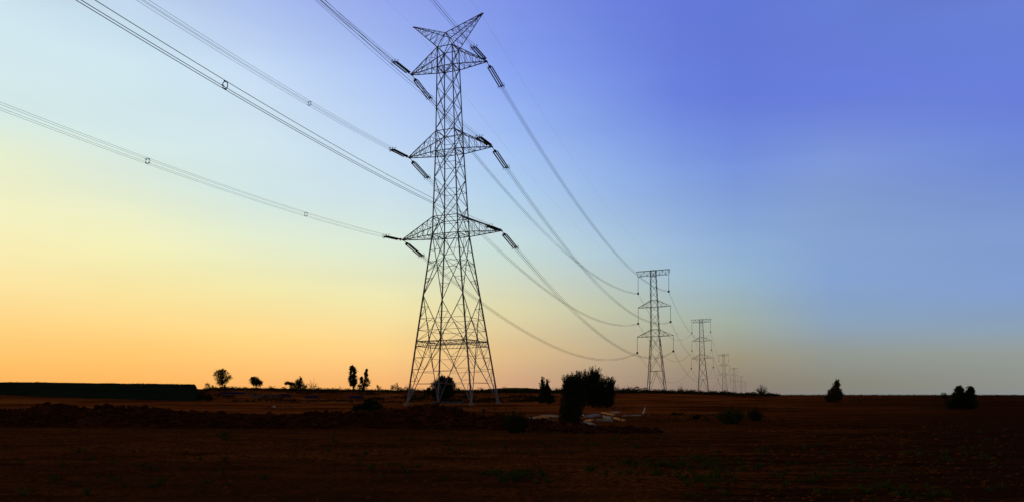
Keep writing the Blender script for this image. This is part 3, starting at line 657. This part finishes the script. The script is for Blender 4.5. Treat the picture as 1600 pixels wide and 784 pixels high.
for i in range(6):
    d_ = (pr[min(i + 2, 6)] - pr[i]).normalized(); a = math.atan2(d_.x, d_.y)
    o = proto if i == 0 else copy_tree(proto)
    z = pr[i + 1].z; sc = 1
    rot = (Matrix.Rotation(R(-1.8) if i < 3 else R(-1.2), 3, 'Y') @ Matrix.Rotation(-a, 3, 'Z')).to_euler()
    o.location = pr[i + 1]; o.rotation_euler = rot
    gz = ground(pr[i + 1].x, pr[i + 1].y)
    tag(o, RL[i], 'pylon', 'pylons receding to the horizon')
    Mx = Matrix.Translation(pr[i + 1]) @ rot.to_matrix().to_4x4()
    T = {}
    for nm, (zz, Lh) in HALF.items():
        for s, sn in ((-1, 'left'), (1, 'right')): T[(sn, nm)] = Mx @ Vector((s * Lh, 0, zz))
    T['pl'] = Mx @ Vector((-6.6, 0, 50.1)); T['pr'] = Mx @ Vector((6.6, 0, 50.1))
    ROW.append(T)

# ------------------------------------------------------------------ insulators
def tension_set(length=5.6, gap=1.5):
    """built along +X: link, yoke, three porcelain strings, yoke, arcing horn"""
    t = empty('insulator_set')
    mb = MB(); mb.bar((0, 0, 0), (gap - .35, 0, 0), .11, 6); mb.bar((gap - .35, 0, 0), (gap, 0, 0), .5, 3); mb.bar((gap, -.4, 0), (gap, .4, 0), .14); mb.build('link_plate', M['fitting'], t)
    for c in (-1, 0, 1):
        mb = MB(); x = gap + .05; n = 30; st = (length - .3) / n; pts = []; rr = []
        for i in range(n):
            b = x + i * st; pts += [(b, c * .36, -.05 * abs(c)), (b + st * .25, c * .36, -.05 * abs(c)), (b + st * .45, c * .36, -.05 * abs(c)), (b + st * .8, c * .36, -.05 * abs(c))]; rr += [.035, .045, .105, .045]
        mb.tube(pts, rr, 8); mb.build('insulator_string', M['disc'], t, smooth=False)
    e = gap + length - .2
    mb = MB(); mb.bar((e, -.42, 0), (e, .42, 0), .16); mb.bar((e, 0, .25), (e, 0, -.25), .14)
    for c in (-1, 1):
        mb.tube([(e - .5, c * .45, .25), (e, c * .5, .3), (e + .25, c * .45, 0), (e, c * .5, -.3), (e - .5, c * .45, -.25)], .03, 5)
        for q in (-1, 1): mb.bar((e, c * .22, q * .22), (e + .5, c * .22, q * .22), .07)
    mb.build('yoke', M['fitting'], t)
    return t
INS_L = 7.3
def aim(o, a, d):
    d = d.normalized(); yv = Vector((0, 0, 1)).cross(d).normalized(); zv = d.cross(yv)
    o.location = a; o.rotation_euler = Matrix((d, yv, zv)).transposed().to_euler()
def susp_set():
    t = empty('suspension_insulator')
    mb = MB(); pts = [(0, 0, 0), (0, 0, -.35)]; rr = [.035, .035]; n = 30; st = (SUSL - 1.1) / n
    for i in range(n):
        b = -.4 - i * st; pts += [(0, 0, b), (0, 0, b - st * .4), (0, 0, b - st * .55)]; rr += [.06, .14, .06]
    o = len(mb.v); mb2 = MB()
    # vertical lathe
    nn = 7
    for p, r_ in zip(pts, rr):
        for k in range(nn): a = 2 * math.pi * k / nn; mb.v.append((r_ * math.cos(a), r_ * math.sin(a), p[2]))
    for i in range(len(pts) - 1):
        for k in range(nn): a = i * nn + k; b = i * nn + (k + 1) % nn; mb.f.append((a, b, b + nn, a + nn))
    mb.build('insulator_string', M['disc'], t)
    z = -SUSL
    mb2.bar((0, 0, z + .75), (0, 0, z), .1, 6); mb2.bar((0, -.35, z + .2), (0, .35, z + .2), .18); mb2.bar((-.3, 0, z + .2), (.3, 0, z + .2), .18); mb2.bar((0, 0, z + .5), (0, 0, z - .3), .8, 8)
    mb2.build('clamp', M['fitting'], t)
    return t
U = Matrix.Rotation(LEAN, 3, 'Y') @ Vector((-math.sin(AZ), -math.cos(AZ), 0))
SA, SB = .1051, .0006
def near_pt(k, t): p = (TIPS[k] if k in TIPS else PEAK[k[0]]) + U * t; p.z += -SA * t + SB * t * t; return p
def span_pt(a, b, S, s): p = a.lerp(b, s); p.z -= 4 * S * s * (1 - s); return p
def bundle(fn, ts, half, r, quad=True, spacers=(), name='power_line', nseg=5):
    t = empty(name, fn(ts[0])); o0 = t.location.copy()
    offs = [(0, .30), (.22, 0), (0, -.30)] if quad == 3 else [(-half, half), (half, half), (half, -half), (-half, -half)] if quad else [(-half, 0), (half, 0)]
    cen = [fn(q) for q in ts]
    side = (cen[-1] - cen[0]).cross(Vector((0, 0, 1))).normalized()
    for a, b in offs:
        mb = MB(); mb.tube([c + side * a + Vector((0, 0, b)) - o0 for c in cen], r, nseg); mb.build('conductor', M['wire'], t)
    for q in spacers:
        c = fn(q) - o0; dd = (fn(q + 1) - fn(q - 1)).normalized(); up = side.cross(dd).normalized()
        if up.z < 0: up = -up
        mb = MB(); R_ = half * 1.42
        pts = []
        for k in range(6):
            a = math.pi / 2 + k * math.pi / 3; pts.append(c + side * math.cos(a) * R_ * .7 + up * math.sin(a) * R_)
        for k in range(6): mb.bar(pts[k], pts[(k + 1) % 6], .06 if r > .012 else .045, 5)
        for a, b in offs: mb.bar(c + side * a * .8 + up * b * .8 - dd * .12, c + side * a * .8 + up * b * .8 + dd * .12, .07, 6)
        mb.build('spacer', M['fitting'], t)
    return t
def project(p): return 800 + FPX * p.x / p.y, HY - FPX * (p.z - EYE) / p.y
SPC = {('left', 'mid'): [(482, 164)], ('left', 'low'): [(478, 336), (229, 256)], ('right', 'low'): [(352, 130)]}
ins = tension_set(); first = True
TIER = {'top': 'top', 'mid': 'middle', 'low': 'lowest'}
for k in TIPS:
    sn, tr = k
    # towards the camera
    p7 = near_pt(k, INS_L); o = ins if first else copy_tree(ins); first = False
    aim(o, TIPS[k], p7 - TIPS[k]); tag(o, f'insulator strings at the {TIER[tr]} {sn} arm tip of the nearest pylon, pulling towards the viewer', 'insulator', 'insulators on the nearest pylon')
    sp = []
    for q in SPC.get(k, []):
        best = min(np.arange(10, 112, .25), key=lambda t: sum((a - b) ** 2 for a, b in zip(project(near_pt(k, t)), q))); sp.append(float(best))
    fn = lambda t, k=k: near_pt(k, t)
    o = bundle(fn, [INS_L + (205 - INS_L) * i / 110 for i in range(111)], .20, {('right', 'low'): .021, ('left', 'top'): .020, ('right', 'top'): .018, ('left', 'low'): .010}.get(k, .0145), 3 if k == ('right', 'low') else True, sp)
    tag(o, f'overhead wires running overhead from the {TIER[tr]} {sn} arm of the nearest pylon', 'power line', 'wires coming overhead')
    # away, to the second pylon
    e = ROW[0][k] + Vector((0, 0, -SUSL)); Lw = (e - TIPS[k]).length; S = {'low': 9.2, 'mid': 9.0, 'top': 8.0}[tr]
    p7 = span_pt(TIPS[k], e, S, INS_L / Lw); o = copy_tree(ins); aim(o, TIPS[k], p7 - TIPS[k])
    tag(o, f'insulator strings at the {TIER[tr]} {sn} arm tip of the nearest pylon, slanting towards the second', 'insulator', 'insulators on the nearest pylon')
    fn = lambda s, a=TIPS[k], e=e, S=S: span_pt(a, e, S, s)
    s0 = INS_L / Lw
    o = bundle(fn, [s0 + (1 - s0) * i / 60 for i in range(61)], .20, .022, True)
    tag(o, f'sagging wires between the {TIER[tr]} {sn} arms of the nearest and second pylons', 'power line', 'wires between nearest and second pylons')
for sn in ('left', 'right'):
    mb = MB(); fn = lambda t: near_pt((sn, 'peak'), t)
    a = PEAK[sn]; mb.tube([near_pt((sn, 'peak'), 205 * i / 90) - a for i in range(91)], .008, 4)
    o = mb.build('earth_wire', M['wire']); o.location = a; tag(o, f'single thin wire running overhead from the {sn} peak of the nearest pylon', 'earth wire')
    mb = MB(); b = ROW[0]['p' + sn[0]]; mb.tube([span_pt(a, b, 6, i / 50) - a for i in range(51)], .008, 4)
    o = mb.build('earth_wire', M['wire']); o.location = a; tag(o, f'single thin wire from the {sn} peak of the nearest pylon to the second pylon top', 'earth wire')
sus = susp_set(); first = True
for i in range(6):
    for k in TIPS:
        sn, tr = k
        if i < 4:
            o = sus if first else copy_tree(sus); first = False
            o.location = ROW[i][k]
            tag(o, f'hanging insulator under the {TIER[tr]} {sn} arm of the {ORD[i]} pylon', 'insulator', 'hanging insulators of the receding pylons')
        if i < 5:
            a = ROW[i][k] + Vector((0, 0, -SUSL)); b = ROW[i + 1][k] + Vector((0, 0, -SUSL)); S = 11 if i == 0 else 14
            if i < 2: o = bundle(lambda s: span_pt(a, b, S, s), [j / 50 for j in range(51)], .2, .026, False)
            else:
                mb = MB(); mb.tube([span_pt(a, b, S, j / 40) - a for j in range(41)], .03, 4); o = mb.build('power_line', M['wire']); o.location = a
            tag(o, f'sagging wires between the {TIER[tr]} {sn} arms of the {ORD[i]} and {ORD[i + 1]} pylons', 'power line', f'wires between receding pylons')

# ------------------------------------------------------------------ litter on the field
def ray(px, py, h=0):
    d = (EYE - h) * FPX / (py - HY); return Vector((*P(px, d), h))
def plank(label, p0, p1, w_, t_, m_, name='plank', cat='plank', group='planks and posts lying in the field', lift=.05):
    a = ray(*p0, lift); b = ray(*p1, lift); c = (a + b) / 2; d = (b - a); L_ = d.length
    if L_ > 3.2: d = d * (3.2 / L_); L_ = 3.2
    mb = MB(); rg = random.Random(int(p0[0])); n = 8; o = 0
    for i in range(n + 1):
        x_ = -L_ / 2 + L_ * i / n + (rg.uniform(-.04, .04) if i in (0, n) else 0); bow = .02 * math.sin(i / n * 3.1) ; ww = w_ * (1 + rg.uniform(-.06, .06))
        for yy, zz in ((-1, -1), (-.85, 1), (.85, 1), (1, -1)): mb.v.append((x_ + rg.uniform(-.02, .02), yy * ww / 2, zz * t_ / 2 + bow))
    for i in range(n):
        for k in range(4): A = i * 4 + k; B_ = i * 4 + (k + 1) % 4; mb.f.append((A, B_, B_ + 4, A + 4))
    mb.f.append((3, 2, 1, 0)); mb.f.append(tuple(n * 4 + k for k in range(4)))
    o = mb.build(name, M[m_]); o.location = c; o.rotation_euler = (R(8), rg.uniform(-.05, .05), math.atan2(d.y, d.x)); tag(o, label, cat, group)
plank('orange-brown plank lying tilted just right of the column-like bush', (911, 653.5), (932, 659), .17, .1, 'wood')
plank('orange-brown plank, rightmost of the brown ones beside the big bush', (958, 653), (979, 656), .17, .1, 'wood')
plank('long flat brown plank farthest back behind the other debris', (937, 645), (965, 647), .22, .1, 'wood')
plank('brown plank lying left of the column-like bush', (836, 651.5), (857, 652), .22, .14, 'wood')
plank('pale grey post under the brown plank left of the column-like bush', (838, 656), (866, 659.5), .2, .14, 'post', 'post', 'post')
plank('short grey post end beside the brown plank left of the bush', (828, 653), (838, 653.5), .18, .14, 'post', 'post', 'post')
plank('pale grey post slanting down from the foot of the column-like bush', (894, 664), (911, 656), .2, .16, 'post', 'post', 'post')
plank('short pale post just below the tilted orange plank', (914, 660), (929, 663.5), .18, .14, 'post', 'post', 'post')
plank('long grey post running level between the two orange planks', (932, 656), (957, 656.5), .2, .12, 'post', 'post', 'post')
plank('thin grey post farthest right leading to the curved white strip', (972, 648.5), (1002, 649), .16, .1, 'post', 'post', 'post')
plank('broad pale slab above the tilted orange plank', (915, 650), (936, 648), .5, .12, 'post', 'slab', 'slab')
def blob(name, label, cat, px, py, pts, r, m_, group=None):
    b = ray(px, py, 0.0); s = b.y / FPX; mb = MB(); mb.tube([(x_ * s, 0, z_ * s) for x_, z_ in pts], [q * s for q in r], 8)
    o = mb.build(name, M[m_], smooth=True); o.location = b; tag(o, label, cat, group)
plank('short pinkish plank beside the white stone near the column-like bush', (902, 650), (912, 650.8), .2, .16, 'wood')
plank('short white post lying behind the long grey post', (944, 651), (956, 652.5), .2, .14, 'post', 'post', 'post')
plank('thin pale post crossing behind the left brown plank', (846, 648.5), (872, 650), .18, .12, 'post', 'post', 'post')
plank('small pale board end farthest back above the grey posts', (955, 643.5), (968, 644), .22, .14, 'post', 'post', 'post')
blob('bent_strip', 'curved white strip standing up at the right end of the debris', 'strip', 1004, 648, [(0, 1), (1.5, 4), (3, 8), (4, 12)], [.8, 1.2, 1.0, .5], 'white')
blob('stone', 'small white stone between the column-like bush and the planks', 'stone', 911, 650, [(-1, .5), (0, 1.5), (1, 3)], [.6, 1.6, .6], 'white', 'stones among the debris')
blob('stone', 'small brown-white stone right of the pale slab', 'stone', 943, 651, [(-1.5, .8), (0, 1.6), (1.5, 1.4)], [.5, 1.7, .6], 'white', 'stones among the debris')
blob('plastic_bag', 'crumpled white bag lying on the bank left of the other white scraps', 'bag', 419, 637, [(-3, 4), (0, 2), (3, 1.5)], [.5, 1.4, .5], 'grey', 'scraps on the bank')
blob('plastic_bag', 'bright white crumpled bag, the brighter of the scraps on the bank', 'bag', 428, 637, [(-2, 2), (0, 2.6), (2.5, 1)], [.7, 2.0, .6], 'white', 'scraps on the bank')
blob('plastic_strip', 'pale curved strip lying right of the bright white bag', 'strip', 456, 640, [(-5, 5), (-1, 4.5), (4, 1)], [.4, .8, .4], 'grey', 'scraps on the bank')
blob('plastic_bag', 'pale scrap under the dark grassy bank, left one of two', 'bag', 69, 632, [(-4, 1), (0, 2.4), (4, 1)], [.5, 1.4, .5], 'grey', 'scraps below the grassy bank')
blob('plastic_bag', 'pale arched scrap under the dark grassy bank, right one of two', 'bag', 99, 632, [(-4, 2), (0, 3.2), (5, .5)], [.5, 1.1, .5], 'grey', 'scraps below the grassy bank')
blob('bucket', 'small blue object on the ground near the left foot of the nearest pylon', 'container', 672, 633, [(0, 0), (0, 1.5), (0, 3)], [1.2, 1.4, 1.6], 'blue')
blob('tarpaulin', 'small crumpled blue sheet between the two right feet of the nearest pylon', 'sheet', 756, 641, [(-3, 0), (0, 1.4), (3, 0)], [.7, 1.6, .7], 'blue')
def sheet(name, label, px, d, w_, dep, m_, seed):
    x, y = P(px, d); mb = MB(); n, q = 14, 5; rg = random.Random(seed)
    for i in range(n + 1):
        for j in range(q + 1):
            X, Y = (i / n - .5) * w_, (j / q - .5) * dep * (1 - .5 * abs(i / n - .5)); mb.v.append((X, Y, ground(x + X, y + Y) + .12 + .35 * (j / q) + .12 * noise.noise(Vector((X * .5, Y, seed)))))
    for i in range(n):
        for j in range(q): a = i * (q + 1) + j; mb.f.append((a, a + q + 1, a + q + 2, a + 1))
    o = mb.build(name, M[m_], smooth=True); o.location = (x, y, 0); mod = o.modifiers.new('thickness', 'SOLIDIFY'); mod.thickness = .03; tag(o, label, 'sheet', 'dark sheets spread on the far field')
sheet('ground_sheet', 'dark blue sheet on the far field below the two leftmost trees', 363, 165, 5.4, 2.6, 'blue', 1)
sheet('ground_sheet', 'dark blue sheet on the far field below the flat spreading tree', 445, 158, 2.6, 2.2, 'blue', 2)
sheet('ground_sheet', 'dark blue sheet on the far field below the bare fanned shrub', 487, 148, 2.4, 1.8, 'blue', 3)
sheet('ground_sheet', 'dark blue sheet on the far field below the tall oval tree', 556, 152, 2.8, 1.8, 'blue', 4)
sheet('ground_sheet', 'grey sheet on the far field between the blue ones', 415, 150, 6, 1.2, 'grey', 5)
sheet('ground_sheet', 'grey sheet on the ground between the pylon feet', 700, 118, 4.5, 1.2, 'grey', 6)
